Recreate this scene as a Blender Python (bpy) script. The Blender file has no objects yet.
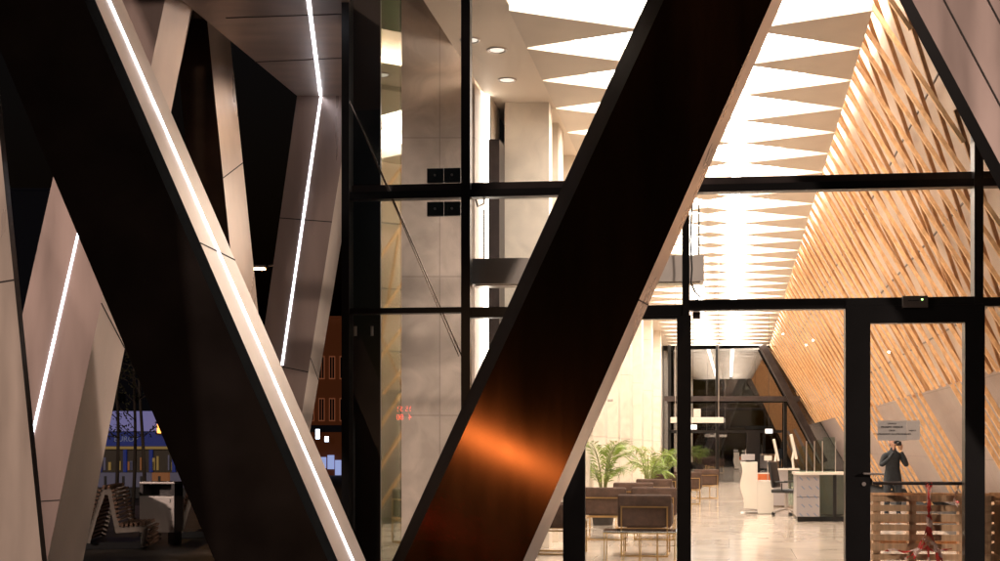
import bpy, bmesh, math, random
from mathutils import Vector, Matrix, Quaternion
random.seed(7)
R = math.radians
sc = bpy.context.scene
COL = sc.collection
F = 1300.0; HOR = 447.0; EYE = 1.35
TX = 0.177                                   # the hall runs this much sideways per metre of depth

def P(x, y, Z): return Vector(((x-500)/F*Z, Z, EYE+(HOR-y)/F*Z))
def H(l, Z, z): return Vector((l+TX*Z, Z, z))            # hall coordinates: lateral, depth, height above the floor
def HC(Z): return EYE+4.93-.02*Z                          # ceiling height

# ------------------------------------------------------------------ tagging
def tag(o, label=None, cat=None, group=None, kind=None):
    if label: o['label'] = label
    if cat: o['category'] = cat
    if group: o['group'] = group
    if kind: o['kind'] = kind
    return o
def empty(name, loc=(0,0,0), rz=0, label=None, cat=None, group=None):
    o = bpy.data.objects.new(name, None); COL.objects.link(o)
    o.empty_display_size = .1
    o.location = loc; o.rotation_euler = (0,0,rz)
    return tag(o, label, cat, group)
def kids(o): return [c for c in COL.objects if c.parent == o]
def copy_tree(o, parent=None):
    c = o.copy(); COL.objects.link(c); c.parent = parent
    for ch in kids(o): copy_tree(ch, c)
    return c

# ------------------------------------------------------------------ mesh builder
class MB:
    def __init__(s): s.v = []; s.f = []
    def quad(s, *p):
        n = len(s.v); s.v += [tuple(q) for q in p]; s.f.append(tuple(range(n, n+len(p)))); return s
    def hexa(s, a, b):
        """a, b: matching closed polygons, lofted and capped"""
        n = len(s.v); k = len(a); s.v += [tuple(q) for q in a]+[tuple(q) for q in b]
        for i in range(k): s.f.append((n+i, n+(i+1)%k, n+k+(i+1)%k, n+k+i))
        s.f.append(tuple(range(n+k-1, n-1, -1))); s.f.append(tuple(range(n+k, n+2*k))); return s
    def box(s, c, d, M=None):
        x, y, z = d[0]/2, d[1]/2, d[2]/2; c = Vector(c)
        pts = [Vector(q) for q in ((-x,-y,-z),(x,-y,-z),(x,y,-z),(-x,y,-z),(-x,-y,z),(x,-y,z),(x,y,z),(-x,y,z))]
        if M: pts = [M @ q for q in pts]
        pts = [q+c for q in pts]
        return s.hexa(pts[:4], pts[4:])
    def rbox(s, c, d, r=.02, M=None):
        """box with rounded edges"""
        bm = bmesh.new(); bmesh.ops.create_cube(bm, size=1)
        for v in bm.verts: v.co = Vector((v.co.x*d[0], v.co.y*d[1], v.co.z*d[2]))
        bmesh.ops.bevel(bm, geom=list(bm.edges), offset=r, segments=3, affect='EDGES', profile=.6)
        n = len(s.v); bm.verts.index_update()
        for v in bm.verts:
            q = v.co.copy()
            if M: q = M @ q
            s.v.append(tuple(q+Vector(c)))
        for f in bm.faces: s.f.append(tuple(n+v.index for v in f.verts))
        bm.free(); return s
    def tube(s, pts, r, k=8, cap=True):
        pts = [Vector(p) for p in pts]; n0 = len(s.v); rr = r if isinstance(r, (list, tuple)) else [r]*len(pts)
        ref = None
        for i, p in enumerate(pts):
            t = (pts[min(i+1, len(pts)-1)]-pts[max(i-1, 0)]).normalized()
            if ref is None:
                ref = Vector((0,0,1)) if abs(t.z) < .9 else Vector((1,0,0))
            u = t.cross(ref).normalized(); w = u.cross(t).normalized(); ref = w
            for j in range(k):
                a = 2*math.pi*j/k
                s.v.append(tuple(p+(u*math.cos(a)+w*math.sin(a))*rr[i]))
        for i in range(len(pts)-1):
            for j in range(k):
                s.f.append((n0+i*k+j, n0+i*k+(j+1)%k, n0+(i+1)*k+(j+1)%k, n0+(i+1)*k+j))
        if cap:
            s.f.append(tuple(n0+j for j in range(k-1,-1,-1))); m = n0+(len(pts)-1)*k; s.f.append(tuple(m+j for j in range(k)))
        return s
    def lathe(s, c, prof, k=20):
        c = Vector(c); n0 = len(s.v)
        for r, z in prof:
            for j in range(k):
                a = 2*math.pi*j/k; s.v.append((c.x+r*math.cos(a), c.y+r*math.sin(a), c.z+z))
        for i in range(len(prof)-1):
            for j in range(k):
                s.f.append((n0+i*k+j, n0+i*k+(j+1)%k, n0+(i+1)*k+(j+1)%k, n0+(i+1)*k+j))
        return s
    def build(s, name, mat, parent=None, smooth=False):
        me = bpy.data.meshes.new(name); me.from_pydata(s.v, [], s.f); me.validate()
        bm = bmesh.new(); bm.from_mesh(me); bmesh.ops.recalc_face_normals(bm, faces=bm.faces); bm.to_mesh(me); bm.free()
        if smooth:
            for p in me.polygons: p.use_smooth = True
            try: me.set_sharp_from_angle(angle=R(40))
            except Exception: pass
        me.materials.append(mat)
        o = bpy.data.objects.new(name, me); COL.objects.link(o)
        if parent: o.parent = parent
        return o

def beam(a, b, w, d, up=Vector((0,0,1))):
    """8 corners of a bar from a to b"""
    a, b = Vector(a), Vector(b); t = (b-a).normalized(); u = t.cross(up)
    if u.length < .01: u = t.cross(Vector((0,1,0)))
    u.normalize(); v = u.cross(t).normalized()
    o = [u*w/2+v*d/2, -u*w/2+v*d/2, -u*w/2-v*d/2, u*w/2-v*d/2]
    return [a+q for q in o], [b+q for q in o]

# ------------------------------------------------------------------ materials
def mat(name, base=(.5,.5,.5), rough=.5, metal=0, emit=None, estr=0, noise=None, bump=None, aniso=0, spec=.5, coat=0, rnoise=0):
    """noise: (scale, amount, stretch vector); bump: (scale, strength, stretch)"""
    m = bpy.data.materials.new(name); m.use_nodes = True
    nt = m.node_tree; b = nt.nodes['Principled BSDF']; L = nt.links.new
    b.inputs['Base Color'].default_value = (*base, 1); b.inputs['Roughness'].default_value = rough
    b.inputs['Metallic'].default_value = metal; b.inputs['Specular IOR Level'].default_value = spec
    if aniso: b.inputs['Anisotropic'].default_value = aniso
    if coat: b.inputs['Coat Weight'].default_value = coat; b.inputs['Coat Roughness'].default_value = .1
    if emit: b.inputs['Emission Color'].default_value = (*emit, 1); b.inputs['Emission Strength'].default_value = estr
    def tex(scale, st):
        tc = nt.nodes.new('ShaderNodeTexCoord'); mp = nt.nodes.new('ShaderNodeMapping'); mp.inputs['Scale'].default_value = st
        n = nt.nodes.new('ShaderNodeTexNoise'); n.inputs['Scale'].default_value = scale; n.inputs['Detail'].default_value = 5
        L(tc.outputs['Object'], mp.inputs['Vector']); L(mp.outputs['Vector'], n.inputs['Vector']); return n
    if noise:
        n = tex(noise[0], noise[2] if len(noise) > 2 else (1,1,1))
        mr = nt.nodes.new('ShaderNodeMapRange'); mr.inputs['From Min'].default_value = .3; mr.inputs['From Max'].default_value = .7
        mr.inputs['To Min'].default_value = 1-noise[1]; mr.inputs['To Max'].default_value = 1+noise[1]
        mx = nt.nodes.new('ShaderNodeVectorMath'); mx.operation = 'SCALE'; mx.inputs[0].default_value = base
        L(n.outputs['Fac'], mr.inputs['Value']); L(mr.outputs['Result'], mx.inputs['Scale']); L(mx.outputs['Vector'], b.inputs['Base Color'])
        if rnoise:
            m2 = nt.nodes.new('ShaderNodeMapRange'); m2.inputs['From Min'].default_value = .3; m2.inputs['From Max'].default_value = .7
            m2.inputs['To Min'].default_value = max(0, rough-rnoise); m2.inputs['To Max'].default_value = rough+rnoise
            L(n.outputs['Fac'], m2.inputs['Value']); L(m2.outputs['Result'], b.inputs['Roughness'])
    if bump:
        n = tex(bump[0], bump[2] if len(bump) > 2 else (1,1,1))
        bp = nt.nodes.new('ShaderNodeBump'); bp.inputs['Strength'].default_value = bump[1]; bp.inputs['Distance'].default_value = .01
        L(n.outputs['Fac'], bp.inputs['Height']); L(bp.outputs['Normal'], b.inputs['Normal'])
    return m

def glass(name, tint=(.9,.92,.9), refl=.06, rough=0.0, boost=1.0):
    m = bpy.data.materials.new(name); m.use_nodes = True; nt = m.node_tree; nt.nodes.clear(); L = nt.links.new
    out = nt.nodes.new('ShaderNodeOutputMaterial'); tr = nt.nodes.new('ShaderNodeBsdfTransparent'); tr.inputs[0].default_value = (*tint, 1)
    gl = nt.nodes.new('ShaderNodeBsdfGlossy'); gl.inputs['Roughness'].default_value = rough
    lwt = nt.nodes.new('ShaderNodeLayerWeight'); lwt.inputs['Blend'].default_value = .5
    lw = nt.nodes.new('ShaderNodeMath'); lw.operation = 'POWER'; lw.inputs[1].default_value = 5; L(lwt.outputs['Facing'], lw.inputs[0])
    mu = nt.nodes.new('ShaderNodeMath'); mu.operation = 'MULTIPLY_ADD'; mu.inputs[1].default_value = boost; mu.inputs[2].default_value = refl; mu.use_clamp = True
    mx = nt.nodes.new('ShaderNodeMixShader')
    L(lw.outputs[0], mu.inputs[0]); L(mu.outputs[0], mx.inputs[0]); L(tr.outputs[0], mx.inputs[1]); L(gl.outputs[0], mx.inputs[2]); L(mx.outputs[0], out.inputs[0])
    return m

def stone_mat(name, base, pw, ph, joint=.012, rough=.4, vein=.08, off=.0):
    """stone panels with thin grout, laid out on generated object coordinates (X, Z)"""
    m = mat(name, base, rough); nt = m.node_tree; L = nt.links.new; b = nt.nodes['Principled BSDF']
    tc = nt.nodes.new('ShaderNodeTexCoord'); sp = nt.nodes.new('ShaderNodeSeparateXYZ'); cb = nt.nodes.new('ShaderNodeCombineXYZ')
    ad = nt.nodes.new('ShaderNodeMath'); ad.operation = 'MULTIPLY_ADD'; ad.inputs[1].default_value = .9
    L(tc.outputs['Object'], sp.inputs[0]); L(sp.outputs['Y'], ad.inputs[0]); L(sp.outputs['X'], ad.inputs[2])
    L(ad.outputs[0], cb.inputs['X']); L(sp.outputs['Z'], cb.inputs['Y'])
    br = nt.nodes.new('ShaderNodeTexBrick'); br.offset = off; br.inputs['Scale'].default_value = 1
    br.inputs['Brick Width'].default_value = pw; br.inputs['Row Height'].default_value = ph; br.inputs['Mortar Size'].default_value = joint/2
    br.inputs['Mortar Smooth'].default_value = 0
    br.inputs['Color1'].default_value = (*base, 1); br.inputs['Color2'].default_value = (*[c*.93 for c in base], 1); br.inputs['Mortar'].default_value = (*[c*.68 for c in base], 1)
    L(cb.outputs[0], br.inputs['Vector'])
    n = nt.nodes.new('ShaderNodeTexNoise'); n.inputs['Scale'].default_value = 2.2; n.inputs['Detail'].default_value = 8; n.inputs['Distortion'].default_value = 1.5
    L(tc.outputs['Object'], n.inputs['Vector'])
    mr = nt.nodes.new('ShaderNodeMapRange'); mr.inputs['From Min'].default_value = .35; mr.inputs['From Max'].default_value = .65
    mr.inputs['To Min'].default_value = 1-vein; mr.inputs['To Max'].default_value = 1+vein
    vm = nt.nodes.new('ShaderNodeVectorMath'); vm.operation = 'SCALE'
    L(n.outputs['Fac'], mr.inputs['Value']); L(br.outputs['Color'], vm.inputs[0]); L(mr.outputs['Result'], vm.inputs['Scale']); L(vm.outputs['Vector'], b.inputs['Base Color'])
    return m

def floor_mat(name, base, tile, rough, joint, vein, axis=0):
    m = mat(name, base, rough); nt = m.node_tree; L = nt.links.new; b = nt.nodes['Principled BSDF']
    tc = nt.nodes.new('ShaderNodeTexCoord'); mp = nt.nodes.new('ShaderNodeMapping'); mp.inputs['Rotation'].default_value = (0,0,axis)
    br = nt.nodes.new('ShaderNodeTexBrick'); br.inputs['Scale'].default_value = 1; br.offset = .5
    br.inputs['Brick Width'].default_value = tile[0]; br.inputs['Row Height'].default_value = tile[1]; br.inputs['Mortar Size'].default_value = joint
    br.inputs['Color1'].default_value = (*base, 1); br.inputs['Color2'].default_value = (*[c*.85 for c in base], 1); br.inputs['Mortar'].default_value = (*[c*.5 for c in base], 1)
    n = nt.nodes.new('ShaderNodeTexNoise'); n.inputs['Scale'].default_value = 1.3; n.inputs['Detail'].default_value = 8; n.inputs['Distortion'].default_value = 1.2
    L(tc.outputs['Object'], mp.inputs[0]); L(mp.outputs[0], br.inputs['Vector']); L(mp.outputs[0], n.inputs['Vector'])
    mr = nt.nodes.new('ShaderNodeMapRange'); mr.inputs['From Min'].default_value = .3; mr.inputs['From Max'].default_value = .7
    mr.inputs['To Min'].default_value = 1-vein; mr.inputs['To Max'].default_value = 1+vein
    vm = nt.nodes.new('ShaderNodeVectorMath'); vm.operation = 'SCALE'
    L(n.outputs['Fac'], mr.inputs['Value']); L(br.outputs['Color'], vm.inputs[0]); L(mr.outputs['Result'], vm.inputs['Scale']); L(vm.outputs['Vector'], b.inputs['Base Color'])
    return m

M = {}
M['bronze'] = mat('dark bronze metal', (.125,.045,.016), .15, 1, noise=(3,.2,(1,1,.15)), rnoise=.02, aniso=.86)
_nt = M['bronze'].node_tree; _tg = _nt.nodes.new('ShaderNodeTangent'); _tg.direction_type = 'UV_MAP'; _tg.uv_map = 'UVMap'
_nt.links.new(_tg.outputs[0], _nt.nodes['Principled BSDF'].inputs['Tangent']); _nt.nodes['Principled BSDF'].inputs['Anisotropic Rotation'].default_value = 0.93
M['black_metal'] = mat('black bronze metal', (.011,.007,.0055), .38, .35, spec=.25, noise=(2,.25), rnoise=.06)
M['brown_metal'] = mat('dark brown metal', (.10,.062,.042), .45, .7, noise=(2,.25), rnoise=.06)
M['champagne'] = mat('champagne aluminium', (.66,.55,.47), .33, .6, noise=(1.6,.16,(2,2,.3)), rnoise=.10, bump=(1.6,.22,(1,1,.6)))
M['champagne_warm'] = mat('warm aluminium', (.72,.61,.53), .42, .3, noise=(1.4,.12,(2,2,.3)), rnoise=.09, bump=(1.6,.18,(1,1,.6)))
M['mauve'] = mat('satin mauve aluminium', (.43,.325,.29), .36, .45, noise=(1.3,.15,(2,2,.3)), rnoise=.10, bump=(1.5,.2,(1,1,.6)))  # column fronts darkened in colour so their sides read as lit from the building
M['soffit'] = mat('soffit aluminium', (.44,.35,.31), .40, .4, noise=(1.5,.2,(1,3,1)), rnoise=.10, bump=(1.5,.2))
M['seam'] = mat('panel joint', (.03,.022,.02), .7)
M['frame'] = mat('black window frame', (.006,.0055,.006), .35, .2, noise=(5,.2))
M['frame_grey'] = mat('dark grey steel', (.075,.06,.058), .35, .6, noise=(4,.2))
M['glass'] = glass('clear glazing', (.955,.965,.955), .035, 0, .9)
M['glass_side'] = glass('green tinted glazing', (.80,.86,.74), .40, .03, 1.0)
M['glass_far'] = glass('far dark glazing', (.5,.52,.58), .30, .0, .7)
M['glass_screen'] = glass('counter glass', (.80,.90,.86), .05, 0, 1.0)
M['led'] = mat('white led', (1,1,1), .5, emit=(.86,.90,1.0), estr=9)
def vary(m, sc_, lo, hi):
    nt = m.node_tree; tc = nt.nodes.new('ShaderNodeTexCoord'); n = nt.nodes.new('ShaderNodeTexNoise'); n.inputs['Scale'].default_value = sc_
    mr = nt.nodes.new('ShaderNodeMapRange'); mr.inputs['From Min'].default_value = .3; mr.inputs['From Max'].default_value = .7; mr.inputs['To Min'].default_value = lo; mr.inputs['To Max'].default_value = hi
    nt.links.new(tc.outputs['Object'], n.inputs['Vector']); nt.links.new(n.outputs['Fac'], mr.inputs['Value']); nt.links.new(mr.outputs['Result'], nt.nodes['Principled BSDF'].inputs['Emission Strength'])
vary(M['led'], 2.5, 4, 13)
M['led_soft'] = mat('white led diffuser', (1,1,1), .5, emit=(1,.90,.78), estr=9)
M['downlight'] = mat('downlight lens', (1,1,1), .5, emit=(1,.93,.85), estr=.8)
M['ceil_light'] = mat('luminous ceiling', (.9,.9,.9), .5, emit=(1,.90,.81), estr=10.5)
M['ceil'] = mat('cream ceiling', (.80,.69,.58), .6, noise=(1,.03))
M['baffle'] = mat('cream ceiling baffle', (.66,.57,.48), .5, noise=(2,.06))
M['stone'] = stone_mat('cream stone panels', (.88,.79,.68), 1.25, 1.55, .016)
M['stone_dim'] = stone_mat('dimmed beige stone panels', (.56,.47,.41), 1.0, 1.75, .014, vein=.12)  # pier stone darkened in colour because less light reaches it
M['wall_white'] = stone_mat('pale wall panels', (.84,.77,.68), 2.4, 3.0, .012, vein=.04)
M['grey_panel'] = stone_mat('grey wall panels', (.33,.26,.24), 1.4, 1.15, .014, vein=.05)
M['backing'] = mat('beige backing panel', (.55,.42,.33), .38, noise=(1.2,.14), rnoise=.08)
M['floor'] = floor_mat('polished stone floor', (.72,.61,.51), (1.6,1.6), .12, .004, .16, R(10))
M['pave'] = floor_mat('street paving', (.085,.068,.055), (.8,.4), .55, .008, .3, R(10))
M['asphalt'] = mat('asphalt', (.03,.029,.029), .8, noise=(20,.3), bump=(80,.3))
M['brass'] = mat('brushed brass', (.72,.50,.24), .3, 1)
M['velvet'] = mat('brown velvet', (.09,.052,.037), .85, noise=(14,.3), bump=(40,.2))
M['steel'] = mat('brushed steel', (.55,.50,.47), .42, .7, noise=(2,.06))
M['steel_dark'] = mat('dark steel', (.06,.055,.055), .4, .8)
M['black'] = mat('black plastic', (.012,.012,.013), .45)
M['dark_trim'] = mat('dark bronze trim', (.010,.006,.004), .5, .3, spec=.08, noise=(4,.3))
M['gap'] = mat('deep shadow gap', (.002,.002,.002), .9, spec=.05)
M['white'] = mat('white lacquer', (.80,.74,.66), .25, coat=.3, noise=(2,.03))
M['paper'] = mat('paper', (.72,.66,.64), .8, noise=(12,.06)); M['paper2'] = mat('translucent sleeve', (.85,.75,.70), .4)
M['ink'] = mat('black ink', (.015,.015,.02), .6)
M['counter'] = mat('grey counter panel', (.46,.43,.44), .3, .3, noise=(2,.06)); M['film'] = mat('blue film mark', (.10,.22,.42), .5)
M['pot'] = mat('dark planter', (.05,.04,.035), .5)
M['skin'] = mat('skin', (.50,.28,.20), .55, noise=(30,.06)); M['jacket'] = mat('dark jacket', (.028,.032,.038), .8, noise=(20,.2), bump=(50,.3)); M['hair'] = mat('dark hair', (.02,.014,.01), .6)
M['denim'] = mat('dark trousers', (.02,.022,.03), .85)
M['concrete'] = mat('pale concrete', (.32,.27,.23), .7, noise=(8,.15))
M['bench_wood'] = mat('bench timber', (.20,.11,.07), .6, noise=(6,.3,(1,8,1)))
M['air'] = mat('satin grey casing', (.85,.77,.73), .4, .0, noise=(3,.04))
M['cable'] = mat('steel cable', (.75,.70,.66), .2, 1)
M['orange_box'] = mat('orange carton', (.65,.16,.05), .6)
M['bark'] = mat('bark', (.05,.038,.028), .9, noise=(12,.3,(1,1,.2)), bump=(30,.5))

def wood(name, base, sc_=7):
    return mat(name, base, .5, 0, noise=(sc_,.22,(6,6,.6)))
M['slat'] = wood('oak slats', (.66,.375,.175), 3); M['slat2'] = wood('oak slats shaded', (.48,.25,.11), 3)  # second oak is darkened in colour for the shade on the rear layer
M['pallet'] = wood('raw pine boards', (.66,.42,.25), 5)
def leafmat():
    m = mat('palm leaf', (.22,.32,.05), .45, noise=(5,.4)); b = m.node_tree.nodes['Principled BSDF']
    try: b.inputs['Transmission Weight'].default_value = 0
    except Exception: pass
    b.inputs['Subsurface Weight'].default_value = .15; b.inputs['Subsurface Radius'].default_value = (.05,.1,.02)
    return m
M['leaf'] = leafmat(); M['leaf_dark'] = mat('street tree leaf', (.05,.05,.02), .7, noise=(5,.4))
def tape_mat():
    m = mat('barrier tape', (.8,.1,.1), .4); nt = m.node_tree; L = nt.links.new
    tc = nt.nodes.new('ShaderNodeTexCoord'); w = nt.nodes.new('ShaderNodeTexWave'); w.bands_direction = 'DIAGONAL'; w.inputs['Scale'].default_value = 3.2
    cr = nt.nodes.new('ShaderNodeValToRGB'); cr.color_ramp.interpolation = 'CONSTANT'
    cr.color_ramp.elements[0].color = (.78,.06,.05,1); cr.color_ramp.elements[1].color = (.85,.62,.55,1); cr.color_ramp.elements[1].position = .55
    L(tc.outputs['Object'], w.inputs['Vector']); L(w.outputs['Fac'], cr.inputs[0]); L(cr.outputs[0], nt.nodes['Principled BSDF'].inputs['Base Color']); return m
M['tape'] = tape_mat()

vary(M['ceil_light'], .45, 7, 14)
# ------------------------------------------------------------------ world, camera, light
w = bpy.data.worlds.new('World'); sc.world = w; w.use_nodes = True
bg = w.node_tree.nodes['Background']; sky = w.node_tree.nodes.new('ShaderNodeTexSky'); sky.sky_type = 'NISHITA'
sky.sun_disc = False; sky.sun_elevation = R(-3.6); sky.sun_rotation = R(200)
w.node_tree.links.new(sky.outputs[0], bg.inputs[0]); bg.inputs[1].default_value = .12
cam = bpy.data.cameras.new('camera'); cam.lens = 36*F/1000; cam.sensor_width = 36; cam.shift_y = (HOR-280.5)/1000; cam.clip_end = 2000; cam.clip_start = .1
co = bpy.data.objects.new('camera', cam); COL.objects.link(co); co.location = (0,0,EYE); co.rotation_euler = (R(90),0,0); sc.camera = co
sc.view_settings.view_transform = 'Standard'; sc.view_settings.look = 'None'; sc.view_settings.exposure = 0
cy = sc.cycles; cy.use_denoising = True; cy.max_bounces = 8; cy.diffuse_bounces = 4; cy.glossy_bounces = 4; cy.transparent_max_bounces = 16
cy.sample_clamp_indirect = 6; cy.caustics_reflective = False; cy.caustics_refractive = False

def lamp(name, kind, loc, energy, color, size=.3, target=None, parent=None):
    d = bpy.data.lights.new(name, kind); d.energy = energy; d.color = color
    if kind == 'AREA': d.size = size
    elif kind in ('POINT','SPOT'): d.shadow_soft_size = size
    o = bpy.data.objects.new(name, d); COL.objects.link(o); o.location = loc
    if target is not None: o.rotation_euler = (Vector(target)-Vector(loc)).to_track_quat('-Z','Y').to_euler()
    if parent: o.parent = parent
    return o

# ------------------------------------------------------------------ ground and floor
g = MB(); g.quad((-400,-120,0),(400,-120,0),(400,700,0),(-400,700,0)); tag(g.build('ground', M['asphalt']), kind='structure')
g = MB(); g.quad((-60,-20,.004),(60,-20,.004),(60,30,.004),(-60,30,.004)); tag(g.build('pavement', M['pave']), kind='structure')

# facade frame
FD = 13.1; FK = FD/13.88; FS = .1108; FN = Vector((FS, 1, 0)).normalized()
def FP(x, h, off=0):
    Y = (FD-off)/(1+FS*(x-500)/F); return Vector(((x-500)/F*Y, Y, EYE+h*(FK if h > -1.2 else 1)))
def FY(X): return FD-FS*X
def fbox(mb, x0, x1, h0, h1, off=.05, dep=.15):
    a = [FP(x0,h0,off), FP(x1,h0,off), FP(x1,h1,off), FP(x0,h1,off)]
    mb.hexa(a, [q+FN*dep for q in a]); return mb

g = MB(); a = FP(345,-EYE); b = FP(1120,-EYE)
LW = -4.17; FAR = 50.0
z = .008
g.quad(Vector((a.x,a.y,z)), Vector((b.x,b.y,z)), Vector((b.x,b.y+3,z)), H(4.6,FAR+1.4,z), H(LW,FAR+1.4,z)); tag(g.build('floor', M['floor']), kind='structure')

# ------------------------------------------------------------------ leaning columns
def lean(name, label, faces, edges, ztop=7.2, zb=.01, led=None, seams=(), group=None, cat='leaning column'):
    """edges: (x at row 0, x at row 561, depth); faces[i] joins edge i to i+1 (closed)"""
    def ep(e, z):
        y = HOR-(z-EYE)*F/e[2]; x = e[0]+(e[1]-e[0])*y/561; return Vector(((x-500)/F*e[2], e[2], z))
    base = sum((ep(e, zb) for e in edges), Vector())/len(edges)
    root = empty(name, (base.x, base.y, 0), 0, label, cat, group)
    inv = Vector((base.x, base.y, 0))
    pl = {}
    for i, (pn, m) in enumerate(faces):
        e0, e1 = edges[i], edges[(i+1) % len(edges)]
        q_ = pl.setdefault((pn, m), MB()); NS = 28; n0 = len(q_.v)
        for k in range(NS+1):
            z_ = zb+(ztop-zb)*k/NS; q_.v += [tuple(ep(e0,z_)-inv), tuple(ep(e1,z_)-inv)]
        for k in range(NS): q_.f.append((n0+2*k, n0+2*k+1, n0+2*k+3, n0+2*k+2))
    mb0 = pl[(faces[0][0], faces[0][1])]
    mb0.quad(*[ep(e, ztop)-inv for e in edges]); mb0.quad(*[ep(e, zb)-inv for e in edges])
    for (pn, m), mb in pl.items():
        o = mb.build(pn, M[m], root, True)
        if m == 'bronze':
            uv = o.data.uv_layers.new(name='UVMap')
            for lp in o.data.loops:
                vi = lp.vertex_index; uv.data[lp.index].uv = (vi%2, (vi//2)/28*6)
    def frame(i):
        e0, e1 = edges[i], edges[(i+1) % len(edges)]
        n = (ep(e1,1)-ep(e0,1)).cross(ep(e0,2)-ep(e0,1)).normalized()
        if n.y > 0: n = -n
        return e0, e1, n
    if led:
        i, x0, x561, ya, yb, wpx = led
        e0, e1, n = frame(i); mb = MB(); hs = MB()
        def onface(x, y):      # meet the view ray of (x,y) with the face plane
            p0 = ep(e0, 1); d = P(x,y,1)-Vector((0,0,EYE)); o = Vector((0,0,EYE)); t = (p0-o).dot(n)/d.dot(n); return o+d*t
        A = onface(x0+(x561-x0)*ya/561, ya); B = onface(x0+(x561-x0)*yb/561, yb)
        c, d_ = beam(A+n*.003, B+n*.003, wpx, .010, n)
        mb.hexa([q-inv for q in c], [q-inv for q in d_]).build('led_strip', M['led'], root)
    for (i, ya, yb) in seams:
        e0, e1, n = frame(i)
        def ate(e, y): z_ = EYE+(HOR-y)*e[2]/F; return ep(e, z_)
        c, d_ = beam(ate(e0,ya), ate(e1,yb), .012, .005, n); MB().hexa([q-inv for q in c], [q-inv for q in d_]).build('panel_joint', M['seam'], root)
    return root, ep

A_edges = [(647,392,11.32),(664,404,11.06),(772,523,10.93),(783,535,11.27),(770,525,12.0),(655,400,11.9)]
lean('leaning_column', 'thick dark bronze column leaning right, with copper orange sheen near its foot, in front of the glazing',
     [('edge_trim','dark_trim'),('front_cladding','bronze'),('side_cladding','champagne'),('back_cladding','brown_metal'),('back_cladding','brown_metal'),('back_cladding','brown_metal')],
     A_edges, seams=((2,300,305),), group=None)
B_edges = [(-21,215,10.6),(84,328,10.6),(95,338,10.78),(122,366,11.12),(110,354,11.7),(0,232,11.7)]
lean('leaning_column', 'wide black column leaning left whose lit side carries the longest white LED line',
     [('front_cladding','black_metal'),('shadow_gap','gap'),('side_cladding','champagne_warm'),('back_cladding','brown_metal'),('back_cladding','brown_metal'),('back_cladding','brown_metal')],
     B_edges, led=(2,109,353,-60,606,.015), seams=((2,243,260),))
lean('leaning_column', 'pale metal column cut by the edge of the view, steepest and without any LED line',
     [('front_cladding','champagne'),('side_cladding','black_metal'),('back_cladding','brown_metal'),('back_cladding','brown_metal')],
     [(-130,-90,9.6),(-14,42,9.6),(-9,47,9.8),(-120,-80,10)], seams=((0,300,280),))
lean('leaning_column', 'mauve column with a white LED line that ends halfway, low behind the wide black column',
     [('front_cladding','mauve'),('side_cladding','champagne_warm'),('back_cladding','brown_metal'),('back_cladding','brown_metal')],
     [(93,-33,13.0),(165,47,13.0),(193,83,13.35),(110,-20,13.8)], led=(0,131.5,3.7,150,437,.022), seams=((1,303,348),(0,505,500)))
lean('leaning_column', 'mauve column with only a short LED stub, top seen above the lit side of the wide black column',
     [('front_cladding','mauve'),('side_cladding','champagne_warm'),('back_cladding','brown_metal'),('back_cladding','brown_metal')],
     [(105,-40,14.2),(167,30,14.2),(195,70,14.6),(120,-30,15)], led=(0,133,0,-60,15,.022))
lean('leaning_column', 'dark brown column with pale narrow side, leaning against the night sky between two mauve columns',
     [('front_cladding','brown_metal'),('side_cladding','champagne'),('back_cladding','brown_metal'),('back_cladding','brown_metal')],
     [(172,225,15.2),(205,262,15.2),(226,284,15.55),(190,250,16)], seams=((1,178,163),))
ZS = 5.86
lean('leaning_column', 'mauve column with a white LED line running on from the soffit, beside the glass corner',
     [('front_cladding','mauve'),('side_cladding','champagne_warm'),('back_cladding','brown_metal'),('back_cladding','brown_metal')],
     [(310.6,231.5,16.7),(367,278.5,16.7),(381.5,288.5,17.0),(330,245,17.4)], ztop=ZS, led=(0,335,253.6,97,365,.026), seams=((0,218,222),(1,358,380),(0,362,372)))
# big inclined cladding above the right door
r_, ep = lean('leaning_column', 'broad beige panelled column with black edge crossing the upper corner above the doors',
     [('edge_trim','frame'),('front_cladding','mauve'),('back_cladding','brown_metal'),('back_cladding','brown_metal')],
     [(899,1196,11.5),(912,1213,11.44),(1160,1460,11.44),(1150,1450,12.2)])
for x0 in (944, 988):
    a = P(x0-.533*60, -60, 11.437); b = P(x0+.533*700, 700, 11.437); c, d_ = beam(a, b, .012, .006, Vector((0,-1,0)))
    o = MB().hexa(c, d_).build('panel_joint', M['seam']); o.parent = r_; o.matrix_parent_inverse = Matrix.Translation(-r_.location)

# soffit
so = empty('soffit', (0,0,0), 0, 'mauve metal soffit overhanging beside the glass corner with an LED line along it', 'soffit')
pts = [P(297,96,16.7), P(349,96,16.7), P(352,-200,9.4), Vector((-3.0-.17*5.2,9.2,ZS))]
pts = [Vector((q.x,q.y,ZS)) for q in pts]
MB().hexa(pts, [q+Vector((0,0,.5)) for q in pts]).build('panel', M['soffit'], so)
a = Vector((-1.93,13.1,ZS-.004)); b = Vector((P(321,96,16.7).x,16.66,ZS-.004)); d0 = (a-b); a2 = a+d0*.2
c, d_ = beam(a2, b, .034, .008); MB().hexa(c, d_).build('led_strip', M['led'], so)
for (p, q) in (((226,18),(345,14)), ((255,62),(345,58))):
    def ons(x, y): Zq = (ZS-EYE)*F/(HOR-y); v = P(x,y,Zq); v.z = ZS-.003; return v
    c, d_ = beam(ons(*p), ons(*q), .012, .005); MB().hexa(c, d_).build('panel_joint', M['seam'], so)
for sx in ((345,0),(262,43)):
    pass

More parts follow.
